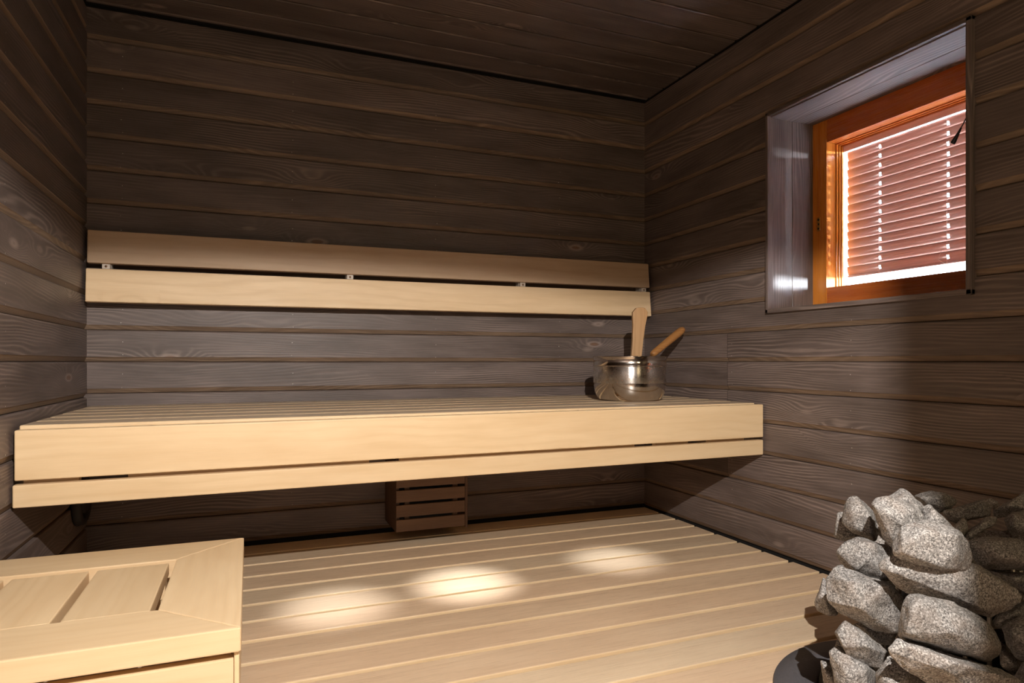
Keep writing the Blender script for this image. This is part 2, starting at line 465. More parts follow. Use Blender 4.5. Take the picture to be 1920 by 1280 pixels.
# reveal lining boards: two boards deep on each side
mb = MB()
for (x0, x1, s) in ((1.836, 1.946, .2), (1.9475, 2.053, .7)):
    mb.box(x0, x1, J1, J1+.005, S0-.004, S1+.004, M['darkZ'], s, .0012, 1)
part(mb, 'far_jamb_lining', W, 'grey-stained reveal boards on the far side of the window')
mb = MB()
for (x0, x1, s) in ((1.836, 1.946, .33), (1.9475, 2.053, .57)):
    mb.box(x0, x1, J0-.008, J0, S0-.004, S1+.004, M['darkZ'], s, .0012, 1)
part(mb, 'near_jamb_lining', W)
mb = MB()
for (x0, x1, s) in ((1.836, 1.946, .43), (1.9475, 2.053, .87)):
    mb.box(x0, x1, J0, J1, S1, S1+.007, M['darkY'], s, .0012, 1)
part(mb, 'soffit_lining', W)
mb = MB()
for (x0, x1, s) in ((1.836, 1.946, .13), (1.9475, 2.053, .37)):
    mb.box(x0, x1, J0, J1, S0-.007, S0, M['darkY'], s, .0012, 1)
part(mb, 'sill_lining', W)
# fixed orange frame
xf = 2.052
mb = MB()
mb.box(xf, 2.16, 1.8672, J1+.004, S0-.004, S1+.004, M['orangeZ'], .3, .0015, 2)
part(mb, 'frame_post', W, 'orange varnished window post beside the far reveal')
mb = MB(); mb.box(xf, 2.16, J0-.004, 1.252, S0-.004, S1+.004, M['orangeZ'], .6, .0015, 2); part(mb, 'frame_post', W)
mb = MB(); mb.box(xf+.0015, 2.16, 1.252, 1.8665, 1.566, S1+.004, M['orangeY'], .2, .0015, 2); part(mb, 'top_rail', W)
mb = MB(); mb.box(xf+.0015, 2.16, 1.252, 1.8665, S0-.004, 1.009, M['orangeY'], .8, .0015, 2); part(mb, 'bottom_rail', W)
# stepped glazing beads
mb = MB()
for (x0, x1, t) in ((2.099, 2.108, .004), (2.109, 2.117, .0075), (2.118, 2.126, .011)):
    mb.box(x0, x1, 1.866-t, 1.866, 1.01, 1.566, M['orangeZ'], .4, .0008, 1)
    mb.box(x0, x1, 1.252, 1.866, 1.566-t, 1.566, M['orangeY'], .4, .0008, 1)
    mb.box(x0, x1, 1.252, 1.866, 1.009, 1.009+t*.6, M['orangeY'], .4, .0008, 1)
    mb.box(x0, x1, 1.252, 1.252+t, 1.01, 1.566, M['orangeZ'], .4, .0008, 1)
part(mb, 'glazing_bead', W)
mb = MB(); mb.box(2.1205, 2.1235, 1.256, 1.862, 1.013, 1.562, M['glass'], 0); part(mb, 'inner_pane', W)
mb = MB(); mb.box(2.1585, 2.1615, 1.256, 1.862, 1.013, 1.562, M['glass'], 0); part(mb, 'outer_pane', W)
# strike plate
mb = MB()
mb.box(xf-.0018, xf+.001, 1.896, 1.912, 1.232, 1.286, M['brass'], 0, .0008, 1)
for z in (1.242, 1.259, 1.276):
    mx = Matrix.Translation((xf-.0021, 1.904, z)) @ Matrix.Rotation(R(90), 4, 'Y')
    mb.lathe([(0, .0), (.0042, 0), (.0042, .0006), (0, .0006)], M['blacksteel'], n=16, mx=mx)
part(mb, 'strike_plate', W, 'small brass strike plate')
# trim around the opening
mb = MB()
TO = dict(y0=1.1765, y1=1.9415, z0=.9085, z1=1.669)
t, dpt = .013, .017
for (y0, y1, z0, z1, ma) in ((TO['y1']-t, TO['y1'], TO['z0'], TO['z1'], 'darkZ'), (TO['y0'], TO['y0']+t+.004, TO['z0'], TO['z1'], 'darkZ'),
                        (TO['y0'], TO['y1'], TO['z1']-t, TO['z1'], 'darkY'), (TO['y0'], TO['y1'], TO['z0'], TO['z0']+t+.003, 'darkY')):
    mb.box(XR-dpt+.004, XR+.012, y0, y1, z0, z1, M[ma], rnd.random(), .0025, 2)
struct(mb.build('trim_1'), 'thin dark-stained strip framing the window opening', 'trim')
# blind
BX = 2.1405
bl = empty('venetian_blind', (BX, 1.55, 1.06), 'salmon-coloured venetian blind closed between the panes of the small window', 'blind')
mb = MB(); mb.box(BX-.0155, BX-.0095, 1.262, 1.856, 1.533, 1.561, M['slat'], 0, .001, 1); part(mb, 'head_rail', bl)
pitch = .0339; nsl = 14; ztop = 1.529
def slat_mesh(zc, y0, y1, h=.0375, holes=(1.456, 1.706)):
    m_ = MB(); ys = [y0]
    for hy in holes: ys += [hy-.004, hy+.004]
    ys.append(y1)
    N = 7; pts = []
    for i in range(N):
        u = i/(N-1)
        zz = zc + h*(.5-u); xx = BX - .0050*(.5-u)*2 - .0040*(1-(2*u-1)**2)
        pts.append((xx, zz))
    for i in range(N-1):
        for j in range(len(ys)-1):
            if j in (1, 3) and i in (2, 3): continue
            (x0, z0), (x1, z1) = pts[i], pts[i+1]
            m_.face([(x0, ys[j], z0), (x0, ys[j+1], z0), (x1, ys[j+1], z1), (x1, ys[j], z1)], M['slat'], 0, True)
    bmesh.ops.remove_doubles(m_.bm, verts=m_.bm.verts, dist=1e-5)
    return m_
s0 = part(slat_mesh(ztop-.5*pitch, 1.262, 1.8455), 'slat', bl)
sm = s0.modifiers.new('thickness', 'SOLIDIFY'); sm.thickness = .0006
for i in range(1, nsl):
    c = s0.copy(); COL.objects.link(c); c.parent = bl; c.location = (0, rnd.uniform(-.0008, .0008), -pitch*i)
mb = MB(); mb.box(BX-.006, BX+.006, 1.262, 1.8455, 1.049, 1.056, M['slat'], 0, .001, 1); part(mb, 'bottom_rail', bl)
for hy in (1.456, 1.706):
    mb = MB()
    for dx in (-.0095, .0095): mb.tube([(BX+dx, hy, 1.545), (BX+dx, hy, 1.05)], .00055, M['cord'], 6)
    part(mb, 'ladder_cord', bl)
mb = MB(); mb.tube([(BX-.011, 1.47, 1.10), (BX-.012, 1.478, 1.082), (BX-.011, 1.485, 1.066), (BX-.011, 1.466, 1.052), (BX-.011, 1.462, 1.04)], .0006, M['cord'], 6)
part(mb, 'pull_cord', bl)
# black cord with tassel at the near jamb
root = empty('black_pull_cord', (1.87, 1.2, 1.43), 'short black cord with a black tapered plastic end hanging in front of the blind', 'cord')
mb = MB(); mb.tube([(1.872, 1.2, 1.452), (1.872, 1.214, 1.428), (1.8715, 1.228, 1.405), (1.871, 1.244, 1.379)], .0017, M['paper'], 10); part(mb, 'cord', root)
mb = MB(); mb.tube([(1.8712, 1.238, 1.388), (1.871, 1.2435, 1.379), (1.871, 1.249, 1.37), (1.8705, 1.2595, 1.354), (1.870, 1.262, 1.3505)], [.0025, .0032, .0046, .0068, .0064], M['paper'], 14); part(mb, 'tassel', root)
mb = MB(); mb.tube([(1.872, 1.199, 1.452), (1.872, 1.204, 1.446), (1.8719, 1.2125, 1.431)], [.0036, .0032, .0026], M['paper'], 10); part(mb, 'upper_fitting', root)

# ------------------------------------------------------------------ upper bench
B = empty('upper_bench', (.64, 1.955, .36), 'long upper bench of pale wooden slats running wall to wall', 'bench')
tilt = lambda z, x: z + (x-.64)*.0030
def lboard(name, root, x0, x1, y0, y1, z0, z1, mat, bev=.0035, label=None, slope=.0030):
    m_ = MB(); m_.box(x0, x1, y0, y1, z0, z1, mat, None, bev, 3)
    for v in m_.bm.verts: v.co.z += (v.co.x-.64)*slope
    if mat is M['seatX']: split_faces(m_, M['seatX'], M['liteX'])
    return part(m_, name, root, label)
lboard('front_board', B, -.541, 1.826, 1.956, 1.984, .4330, .5585, M['liteX'], .004, 'deep pale front board')
lboard('front_rail', B, -.545, 1.826, 1.956, 1.984, .3655, .4225, M['liteX'], .004, 'narrow lower front rail')
for i, y0 in enumerate((1.989, 2.120, 2.254, 2.388, 2.522, 2.656)):
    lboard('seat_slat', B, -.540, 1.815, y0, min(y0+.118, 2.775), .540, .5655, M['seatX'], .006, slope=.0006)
# supporting frame, seen as brown bits through the gap
for (x0, x1) in ((-.53, -.41), (-.30, .335), (.43, 1.27), (1.36, 1.50), (1.60, 1.76)):
    lboard('inner_beam', B, x0, x1, 1.9865, 2.012, .400, .5385, M['liteX'], .002)
for x in (-.50, .38, 1.22, 1.74):
    m_ = MB(); m_.box(x, x+.045, 2.0125, 2.765, .47, .5385, M['liteY'], None, .003); part(m_, 'cross_bearer', B)
lboard('wall_ledger', B, -.53, 1.81, 2.7655, 2.7785, .43, .535, M['liteX'], .002, slope=0)

# ------------------------------------------------------------------ backrest
K = empty('backrest', (.64, 2.74, 1.06), 'two long pale boards fixed as a backrest above the upper bench', 'backrest')
def rest(name, x0, x1, zt, zb, yt, yb, seed, label):
    m_ = MB(); th = .026
    n = Vector((0, yb-yt, zb-zt)).normalized()
    # cross-section in (y,z), extruded along x
    nx, nz = Vector((yb-yt, zb-zt)).normalized()
    px, pz = -nz, nx   # perpendicular, pointing to the wall
    if px < 0: px, pz = -px, -pz
    poly = [(yt, zt), (yb, zb), (yb+px*th, zb+pz*th), (yt+px*th, zt+pz*th)]
    m_.prism(poly, x0, x1, M['lit_rest' if 'lower' in name else 'shade'], 'X', seed, .004)
    for v in m_.bm.verts: v.co.z += (v.co.x-.64)*.004
    return part(m_, name, K, label)
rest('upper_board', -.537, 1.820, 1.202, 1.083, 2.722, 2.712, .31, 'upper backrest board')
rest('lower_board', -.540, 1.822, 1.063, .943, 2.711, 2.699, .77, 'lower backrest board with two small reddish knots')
for x in (-.480, .382, 1.150, 1.795):
    m_ = MB()
    m_.box(x-.014, x+.014, 2.742, 2.7789, 1.02, 1.13, M['clip'], 0, .002, 1)
    m_.box(x-.013, x+.013, 2.724, 2.742, 1.064+(x-.64)*.004, 1.0825+(x-.64)*.004, M['clip'], 0, .0015, 1)
    br = part(m_, 'bracket', K, 'pale bracket between the backrest boards')
    m_ = MB(); m_.lathe([(0, 0), (.0042, .0004), (.0044, .0018), (0, .0018)], M['screw'], n=16, mx=Matrix.Translation((x, 2.7243, 1.073+(x-.64)*.004)) @ Matrix.Rotation(R(90), 4, 'X'))
    part(m_, 'screw', br)

# ------------------------------------------------------------------ lower bench
L = empty('lower_bench', (-.28, 1.55, 0), 'low step bench of pale wood with a mitred frame beside the left wall', 'bench')
zt, th = .260, .043
m_ = MB(); m_.prism([(-.014, 1.238), (-.014, 1.867), (-.160, 1.721), (-.160, 1.384)], zt-th, zt, M['liteY'], 'Z', .12, .003); part(m_, 'frame_end_board', L, 'wide mitred end board of the bench frame')
m_ = MB(); m_.prism([(-.0145, 1.8675), (-.545, 1.8675), (-.545, 1.7215), (-.1605, 1.7215)], zt-th, zt, M['liteX'], 'Z', .52, .003); part(m_, 'frame_back_board', L)
m_ = MB(); m_.prism([(-.0145, 1.2375), (-.1605, 1.3835), (-.545, 1.3835), (-.545, 1.2375)], zt-th, zt, M['liteX'], 'Z', .82, .003); part(m_, 'frame_front_board', L)
for (x0, x1) in ((-.3165, -.1735), (-.4745, -.332), (-.545, -.4885)):
    m_ = MB(); m_.box(x0, x1, 1.388, 1.702, zt-.030, zt-.002, M['liteY'], None, .003, 2); part(m_, 'seat_slat', L)
m_ = MB(); m_.box(-.545, -.026, 1.248, 1.272, .085, .203, M['liteX'], .4, .003, 2); part(m_, 'front_apron', L)
m_ = MB(); m_.box(-.545, -.026, 1.833, 1.857, .085, .2165, M['liteX'], .6, .003, 2); part(m_, 'back_apron', L)
m_ = MB(); m_.box(-.0255, -.017, 1.248, 1.857, .085, .2165, M['liteY'], .9, .002, 2); part(m_, 'end_apron', L)
for y0 in (1.40, 1.665):
    m_ = MB(); m_.box(-.545, -.178, y0, y0+.045, .185, .2295, M['liteX'], .2, .002, 1); part(m_, 'bearer', L)
for x0, y0 in ((-.075, 1.273), (-.075, 1.787), (-.535, 1.273), (-.535, 1.787)):
    m_ = MB(); m_.box(x0, x0+.045, y0, y0+.045, .0, .1845 if False else .2160, M['liteZ'], None, .003, 2); part(m_, 'leg', L)

# ------------------------------------------------------------------ slatted box on the back wall
V = empty('slatted_vent_box', (.68, 2.66, .05), 'brown slatted wooden box fixed low on the back wall under the upper bench', 'vent box')
xa, xb, yf_ = .535, .820, 2.545
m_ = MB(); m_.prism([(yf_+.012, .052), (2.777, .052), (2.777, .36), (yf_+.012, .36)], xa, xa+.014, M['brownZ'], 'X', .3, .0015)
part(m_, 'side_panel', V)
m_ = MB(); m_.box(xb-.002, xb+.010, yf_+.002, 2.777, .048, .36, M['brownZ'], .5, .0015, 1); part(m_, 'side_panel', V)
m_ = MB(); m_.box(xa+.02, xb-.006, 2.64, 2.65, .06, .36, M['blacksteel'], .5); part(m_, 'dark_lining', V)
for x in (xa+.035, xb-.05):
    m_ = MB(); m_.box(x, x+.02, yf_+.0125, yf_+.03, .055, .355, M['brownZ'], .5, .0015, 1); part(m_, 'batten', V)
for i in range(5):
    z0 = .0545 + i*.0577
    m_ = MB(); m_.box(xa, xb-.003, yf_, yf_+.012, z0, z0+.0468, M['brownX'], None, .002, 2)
    part(m_, 'slat', V)

# round black vent on the left wall
P_ = empty('round_air_vent', (-.547, 2.63, .25), 'round black air vent ring low on the left wall under the upper bench', 'vent')
mx = Matrix.Translation((-.5495, 2.632, .252)) @ Matrix.Rotation(R(90), 4, 'Y')
m_ = MB(); m_.lathe([(.060, 0), (.088, 0), (.090, .006), (.086, .022), (.074, .030), (.064, .024), (.060, .010), (.060, 0)], M['rubber'], n=48, mx=mx); part(m_, 'outer_ring', P_)
m_ = MB(); m_.lathe([(0, .012), (.040, .012), (.047, .016), (.047, .024), (.040, .030), (.012, .026), (0, .026)], M['rubber'], n=48, mx=mx); part(m_, 'valve_disc', P_)
m_ = MB(); m_.lathe([(0, .0), (.0595, .0), (.0595, .004), (0, .004)], M['blacksteel'], n=32, mx=mx); part(m_, 'duct_back', P_)

# ------------------------------------------------------------------ bucket and ladles
BZ = .5665; BC = (1.468, 2.335)
bk = empty('steel_bucket', (BC[0], BC[1], BZ), 'round stainless steel sauna bucket on the right end of the upper bench', 'bucket')
h = .181
m_ = MB()
m_.lathe([(.1485, .072), (.1495, .074), (.1495, .1375), (.1485, .139)], M['steelb'], (BC[0], BC[1], BZ), 96); 
o = part(m_, 'brushed_band', bk, 'brushed steel middle band')
m_ = MB()
m_.lathe([(.1485, .139), (.1512, .1405), (.1525, .1425), (.1512, .1445), (.1500, .146), (.1500, h-.004), (.1515, h-.0015), (.1505, h), (.1475, h-.001), (.1465, h-.004), (.1460, .075),
          (.138, .030), (.120, .006), (0, .005)], M['steelp'], (BC[0], BC[1], BZ), 96)
part(m_, 'rim_and_inside', bk, 'polished steel rim with a raised bead')
m_ = MB()
m_.lathe([(.1485, .072), (.1478, .060), (.1440, .036), (.1370, .018), (.128, .006), (.115, .001), (.100, 0.), (0, 0.)], M['steelp'], (BC[0], BC[1], BZ), 96)
part(m_, 'bucket_base', bk, 'polished steel lower bowl')
# flat wooden ladle
la = empty('wooden_ladle', (1.54, 2.385, BZ+.01), 'wooden sauna ladle with a flat octagonal-ended handle standing upright in the bucket', 'ladle')
def strip(mb_, sect, thick, m, cx, cy, lean=(0, 0), yaw=0.):
    # sect: list of (z, half width); octagonal outline, bevelled
    poly = [(-w, z) for z, w in sect] + [(w, z) for z, w in reversed(sect)]
    mx_ = Matrix.Translation((cx, cy, 0)) @ Matrix.Rotation(yaw, 4, 'Z')
    mb_.prism(poly, -thick/2, thick/2, m, 'Y', .3, .002, mx_)
m_ = MB()
strip(m_, [(.60, .018), (.70, .0215), (.765, .0225), (.82, .0235), (.88, .0270), (.915, .0315), (.936, .0335), (.9545, .0195), (.957, .010)], .019, M['ladleZ'], 1.552, 2.385, yaw=R(-14))
for v in m_.bm.verts: v.co.x += (v.co.z-.95)*.10 if v.co.z < .95 else 0
part(m_, 'handle', la)
m_ = MB(); m_.lathe([(0, 0), (.030, .002), (.042, .014), (.046, .034), (.043, .034), (.038, .016), (.026, .006), (0, .004)], M['ladleZ'], (1.516, 2.370, BZ+.012), 40); part(m_, 'scoop', la)
# round-handled ladle
lb = empty('round_handled_ladle', (1.58, 2.34, BZ+.02), 'turned round wooden handle leaning out of the bucket towards the right wall', 'ladle')
p0, p1 = Vector((1.590, 2.352, .755)), Vector((1.792, 2.405, .872))
m_ = MB()
ts = [0, .02, .08, .3, .55, .8, .93, .985, 1.0]; rs = [.0085, .0125, .0145, .0155, .0165, .0175, .0165, .011, .004]
m_.tube([p0.lerp(p1, t_) for t_ in ts], rs, M['gripX'], 24); part(m_, 'handle', lb, 'turned brown wooden grip')
d = (p1-p0).normalized()
m_ = MB(); m_.tube([p0+d*.01, p0-d*.02, Vector((1.530, 2.325, .70)), Vector((1.480, 2.320, .615))], .0033, M['steelp'], 10); part(m_, 'metal_shaft', lb, 'thin steel shaft')
m_ = MB(); m_.lathe([(0, 0), (.022, .002), (.034, .012), (.038, .028), (.036, .028), (.031, .013), (.020, .004), (0, .002)], M['steelp'], (1.468, 2.300, BZ+.012), 32); part(m_, 'cup', lb)

# ------------------------------------------------------------------ heater
HC = (1.345, .915)
H_ = empty('pillar_heater', (HC[0], HC[1], 0), 'round black pillar heater with a dark grey base collar holding the stones', 'heater')
m_ = MB(); m_.lathe([(.245, .001), (.336, .001), (.3385, .004), (.336, .008), (.248, .010), (.245, .001)], M['disc'], (HC[0], HC[1], 0), 96); part(m_, 'base_collar', H_, 'flat dark grey ring on the floor')
m_ = MB(); m_.lathe([(0, .001), (.244, .001), (.244, .016), (.236, .022), (0, .022)], M['blacksteel'], (HC[0], HC[1], 0), 72); part(m_, 'base_plate', H_)
m_ = MB(); m_.lathe([(0, .0225), (.085, .0225), (.085, .26), (.07, .27), (0, .27)], M['blacksteel'], (HC[0], HC[1], 0), 48); part(m_, 'heating_core', H_)
for k in range(18):
    a = 2*math.pi*(k+.35)/18
    m_ = MB(); x, y = HC[0]+.118*math.cos(a), HC[1]+.118*math.sin(a)
    m_.tube([(x, y, .0225), (x, y, .345)], .0042, M['steelrod'], 10); part(m_, 'cage_rod', H_)
for z in (.10, .22, .335):
    m_ = MB()
    m_.tube([(HC[0]+.110*math.cos(2*math.pi*k/48), HC[1]+.110*math.sin(2*math.pi*k/48), z) for k in range(49)], .004, M['steelrod'], 8, caps=False); part(m_, 'cage_ring', H_)

# ------------------------------------------------------------------ stones
def ray(u, v):
    a = (u-960)/FPX; b_ = -(v-677.8)/FPX
    c, s = math.cos(YAW), math.sin(YAW)
    return Vector((c*a+s, -s*a+c, b_))
CAM = Vector((0, 0, CAMZ))
def stone(poly, dist, thick, seed, label, bulge=None, tilt=0.):
    """a rough stone: outline (photo coordinates used only to measure it), its own distance and thickness"""
    rg = random.Random(seed)
    pts = [(1420+x/3.2, 880+y/3.2) for x, y in poly]
    cu = sum(p[0] for p in pts)/len(pts); cv = sum(p[1] for p in pts)/len(pts)
    pts = [(cu+(u-cu)*1.03, cv+(v-cv)*1.03) for u, v in pts]
    cu = sum(p[0] for p in pts)/len(pts); cv = sum(p[1] for p in pts)/len(pts)
    V3 = []
    for (u, v) in pts:
        V3.append(CAM + ray(u, v)*(dist + rg.uniform(-.12, .12)*thick + (v-cv)*tilt))
    bx, by = bulge if bulge else (0, 0)
    ph = rg.randint(0, 1)
    for i, (u, v) in enumerate(pts):
        if (i+ph) % 2: continue
        fac = rg.uniform(.55, .86)
        V3.append(CAM + ray(cu+(u-cu)*fac+bx*(1-fac), cv+(v-cv)*fac+by*(1-fac))*(dist - thick*rg.uniform(.26, .44)))
    us = [p[0] for p in pts]; vs_ = [p[1] for p in pts]
    for k in range(2):
        V3.append(CAM + ray(cu+rg.uniform(-.14, .14)*(max(us)-min(us))+bx, cv+rg.uniform(-.14, .14)*(max(vs_)-min(vs_))+by)*(dist - thick*rg.uniform(.40, .52)))
    for fac, dd in ((.78, .28), (.42, .45)):
        for i, (u, v) in enumerate(pts):
            if fac < .5 and i % 2: continue
            V3.append(CAM + ray(cu+(u-cu)*fac, cv+(v-cv)*fac)*(dist + dd*thick*rg.uniform(.8, 1.1)+(v-cv)*fac*tilt))
    return hull_stone(V3, rg, label)
ROOTC = []
def hull_stone(V3, rg, label, cuts=3):
    b2 = bmesh.new()
    for p in V3: b2.verts.new(p)
    r_ = bmesh.ops.convex_hull(b2, input=b2.verts)
    dead = [g for g in r_['geom_interior'] if isinstance(g, bmesh.types.BMVert)]
    bmesh.ops.delete(b2, geom=dead, context='VERTS')
    loose = [v for v in b2.verts if not v.link_faces]
    bmesh.ops.delete(b2, geom=loose, context='VERTS')
    bmesh.ops.dissolve_limit(b2, angle_limit=R(20), verts=b2.verts, edges=b2.edges)
    bmesh.ops.bevel(b2, geom=list(b2.edges), offset=.0027, offset_type='OFFSET', segments=2, profile=.5, affect='EDGES', clamp_overlap=True)
    bmesh.ops.triangulate(b2, faces=b2.faces)
    for it in range(5):
        lng = [e for e in b2.edges if e.calc_length() > .0085]
        if not lng or len(b2.faces) > 9000: break
        bmesh.ops.subdivide_edges(b2, edges=lng, cuts=1)
        bmesh.ops.triangulate(b2, faces=[f for f in b2.faces if len(f.verts) > 3])
    bmesh.ops.remove_doubles(b2, verts=b2.verts, dist=.0004)
    bmesh.ops.recalc_face_normals(b2, faces=b2.faces)
    b2.normal_update()
    off = Vector((rg.uniform(0, 50), rg.uniform(0, 50), rg.uniform(0, 50)))
    mv = {}
    for v in b2.verts:
        p = v.co + off
        n1 = noise.noise(p*14)*.0035 + noise.noise(p*40)*.0022 + noise.noise(p*110)*.0010 + noise.noise(p*260)*.0005
        mv[v] = v.co + v.normal*(n1+.0012)
    for v, c in mv.items(): v.co = c
    zmin = min(v.co.z for v in b2.verts)
    c = sum((v.co for v in b2.verts), Vector())/len(b2.verts)
    origin = Vector((c.x, c.y, zmin))
    m_ = MB()
    for f in b2.faces: f.smooth = True
    m_.add(b2, M['stone'], rg.random())
    o = m_.build('sauna_stone', origin=origin)
    tag(o, label, 'stone', 'sauna stones piled on the heater')
    return o
# (outline in a 3.2x enlargement measured from 1420,880; distance along view axis; thickness; label; bulge)
ST = [
 ([(485,262),(525,250),(600,330),(655,400),(640,420),(560,425),(530,428),(490,420),(463,400),(462,365),(474,300)], 1.420, .07, 'thin speckled grey stone poking out at the far left of the pile top', (0,0)),
 ([(543,172),(590,160),(628,185),(690,240),(712,290),(732,380),(705,428),(640,408),(575,370),(515,315),(530,250),(532,200)], 1.330, .09, 'upright pointed grey stone at the top left of the pile', (10,5)),
 ([(690,205),(715,180),(780,172),(870,186),(960,235),(1000,300),(1000,400),(900,468),(820,472),(770,430),(735,350),(700,275)], 1.225, .10, 'large pale slab leaning at the top of the pile, left of the rounded bright one', (-6,-4)),
 ([(820,445),(870,340),(1000,310),(1130,338),(1215,378),(1258,440),(1282,530),(1245,598),(1105,606),(1040,582),(960,538),(860,530),(822,505)], 1.125, .10, 'large bright rounded stone overhanging the front of the pile top', (0,-4)),
 ([(770,175),(862,110),(905,130),(945,178),(1005,225),(1010,275),(930,290),(850,240)], 1.300, .10, 'pale stone forming the highest peak of the pile', (4,2)),
 ([(990,225),(1035,206),(1100,250),(1150,295),(1180,345),(1200,380),(1100,370),(1000,330)], 1.250, .07, 'brownish grey stone between the peak and the rounded bright stone', (0,0)),
 ([(940,158),(1040,128),(1130,145),(1192,188),(1150,240),(1080,262),(1000,222)], 1.460, .08, 'dark grey stone just behind the peak of the pile', (0,0)),
 ([(1115,250),(1180,215),(1270,185),(1365,175),(1408,225),(1385,280),(1300,292),(1200,315),(1150,300)], 1.430, .09, 'broad dim stone at the back of the pile with one sparkling fleck', (0,0)),
 ([(1365,190),(1395,168),(1450,195),(1455,225),(1420,240),(1390,232)], 1.540, .06, 'very small dark stone on the back rim of the pile', (0,0)),
 ([(1415,245),(1500,185),(1600,138),(1700,150),(1690,250),(1600,262),(1500,262),(1430,292)], 1.420, .09, 'long dim stone rising to the right edge at the back of the pile', (0,0)),
 ([(1475,300),(1530,255),(1610,250),(1700,290),(1690,420),(1600,430),(1545,412),(1495,345)], 1.330, .10, 'dim smooth-faced stone at the right edge below the long back stone', (0,0)),
 ([(1238,400),(1290,342),(1370,288),(1440,285),(1425,325),(1340,390),(1262,425)], 1.320, .06, 'narrow dim stone lying diagonally beside a black hollow', (0,0)),
 ([(1195,330),(1240,300),(1262,360),(1240,420),(1205,420),(1170,360)], 1.320, .07, 'small brownish stone wedged behind the rounded bright stone', (0,0)),
 ([(1272,445),(1350,402),(1450,398),(1600,420),(1700,440),(1690,590),(1500,603),(1350,592),(1290,520)], 1.210, .11, 'large dim block-like stone right of the rounded bright stone', (0,0)),
 ([(478,490),(540,430),(600,410),(700,430),(820,470),(840,515),(800,600),(800,668),(640,666),(575,620),(500,550)], 1.270, .11, 'rounded stone on the left side with yellowish lower edge, under the upright pointed one', (0,6)),
 ([(742,565),(780,530),(830,522),(960,535),(1080,600),(1250,602),(1320,575),(1400,640),(1520,700),(1585,740),(1575,775),(1480,835),(1390,872),(1300,842),(1180,772),(1000,745),(905,742),(800,660),(745,600)], 1.15, .085, 'widest slab of the pile, crossing it diagonally below the rounded bright stone', (0,-2)),
 ([(418,650),(470,590),(512,588),(620,650),(700,668),(800,690),(870,760),(878,835),(835,975),(700,962),(590,918),(480,850),(424,785)], 1.215, .11, 'large grey stone bulging from the left side at mid height', (0,6)),
 ([(342,800),(360,740),(400,650),(440,720),(480,868),(430,874),(362,842)], 1.340, .08, 'small half-shaded stone sticking out farthest left above the floor', (0,0)),
 ([(850,990),(860,920),(882,820),(912,758),(965,750),(1180,800),(1320,885),(1400,945),(1455,1065),(1440,1112),(1380,1150),(1200,1122),(1000,1062),(862,1010)], 1.085, .12, 'big flat-faced pale block in the middle of the pile front', (0,0)),
 ([(462,975),(530,912),(640,980),(740,1045),(785,1100),(740,1195),(650,1150),(540,1135),(490,1062)], 1.220, .08, 'grey wedge-shaped stone under the large left bulging stone', (0,0)),
 ([(590,925),(700,965),(830,978),(800,1040),(750,1048),(660,1002)], 1.27, .06, 'thin sliver of stone squeezed below the large left bulging stone', (0,0)),
 ([(424,1090),(480,1058),(560,1130),(680,1168),(718,1222),(690,1330),(640,1480),(540,1480),(480,1340),(446,1190)], 1.235, .10, 'pale wedge stone low on the left, next to the base collar', (0,0)),
 ([(384,1150),(430,1165),(540,1290),(560,1480),(500,1520),(420,1400),(395,1230)], 1.300, .07, 'dark narrow stone lowest on the left beside the base collar', (0,0)),
 ([(788,1084),(850,1022),(1000,1096),(1280,1168),(1450,1195),(1572,1262),(1580,1340),(1400,1400),(1080,1310),(900,1200),(808,1115)], 1.075, .10, 'long pale slab under the big flat-faced block', (0,0)),
 ([(720,1225),(790,1135),(900,1180),(1070,1300),(1060,1420),(900,1500),(740,1420)], 1.145, .10, 'pinkish grey stone at the bottom edge left of the long pale slab', (0,0)),
 ([(1472,945),(1600,880),(1700,900),(1720,1100),(1640,1170),(1560,1130),(1500,1045)], 1.150, .11, 'brown-tinged shaded stone at the right edge, mid height', (0,0)),
 ([(1378,600),(1600,598),(1720,640),(1700,740),(1600,740),(1500,690),(1410,640)], 1.250, .10, 'deeply shaded stone beneath the large dim block', (0,0)),
 ([(1440,860),(1600,790),(1700,800),(1650,900),(1470,960),(1400,930)], 1.240, .10, 'deeply shaded stone in the hollow right of the big flat-faced block', (0,0)),
 ([(1560,690),(1620,665),(1720,690),(1700,760),(1600,745)], 1.170, .07, 'small yellowish stone tip at the right edge above the shaded hollow', (0,0)),
 ([(1545,1250),(1590,1160),(1720,1180),(1720,1400),(1600,1400)], 1.120, .10, 'shaded stone in the lower right corner', (0,0)),
 ([(1455,1080),(1560,1120),(1600,1180),(1560,1230),(1460,1180)], 1.220, .09, 'deeply shaded stone in the gap right of the long pale slab', (0,0)),
]
for i, (poly, dist, th_, label, bu) in enumerate(ST):
    stone(poly, dist, th_, 100+i, label, bu)
# further stones filling the middle and the far side of the cage
rg = random.Random(77)
fill = []
for zc, rr, n in ((.085, .165, 7), (.175, .150, 7), (.26, .150, 7), (.330, .120, 6)):
    for k in range(n):
        a = 2*math.pi*k/n + zc*9
        # world direction from the heater centre; skip the side facing the room's middle, which the measured stones cover
        x, y = HC[0]+rr*math.cos(a), HC[1]+rr*math.sin(a)
        if (x-HC[0])*(-.75)+(y-HC[1])*(-.35) > .05: continue
        fill.append((x, y, zc))
fill += [(HC[0]+.02, HC[1]+.01, .335)]
for q, (x, y, z) in enumerate(fill):
    if q in (2, 9, 13): continue
    pts = []
    for k in range(22):
        v = Vector((rg.gauss(0, 1), rg.gauss(0, 1), rg.gauss(0, 1))).normalized()
        pts.append(Vector((x+v.x*.062, y+v.y*.062, z+v.z*.042)))
    o = hull_stone(pts, rg, 'shadowed grey stone in the depth of the heater behind the lit front stones')

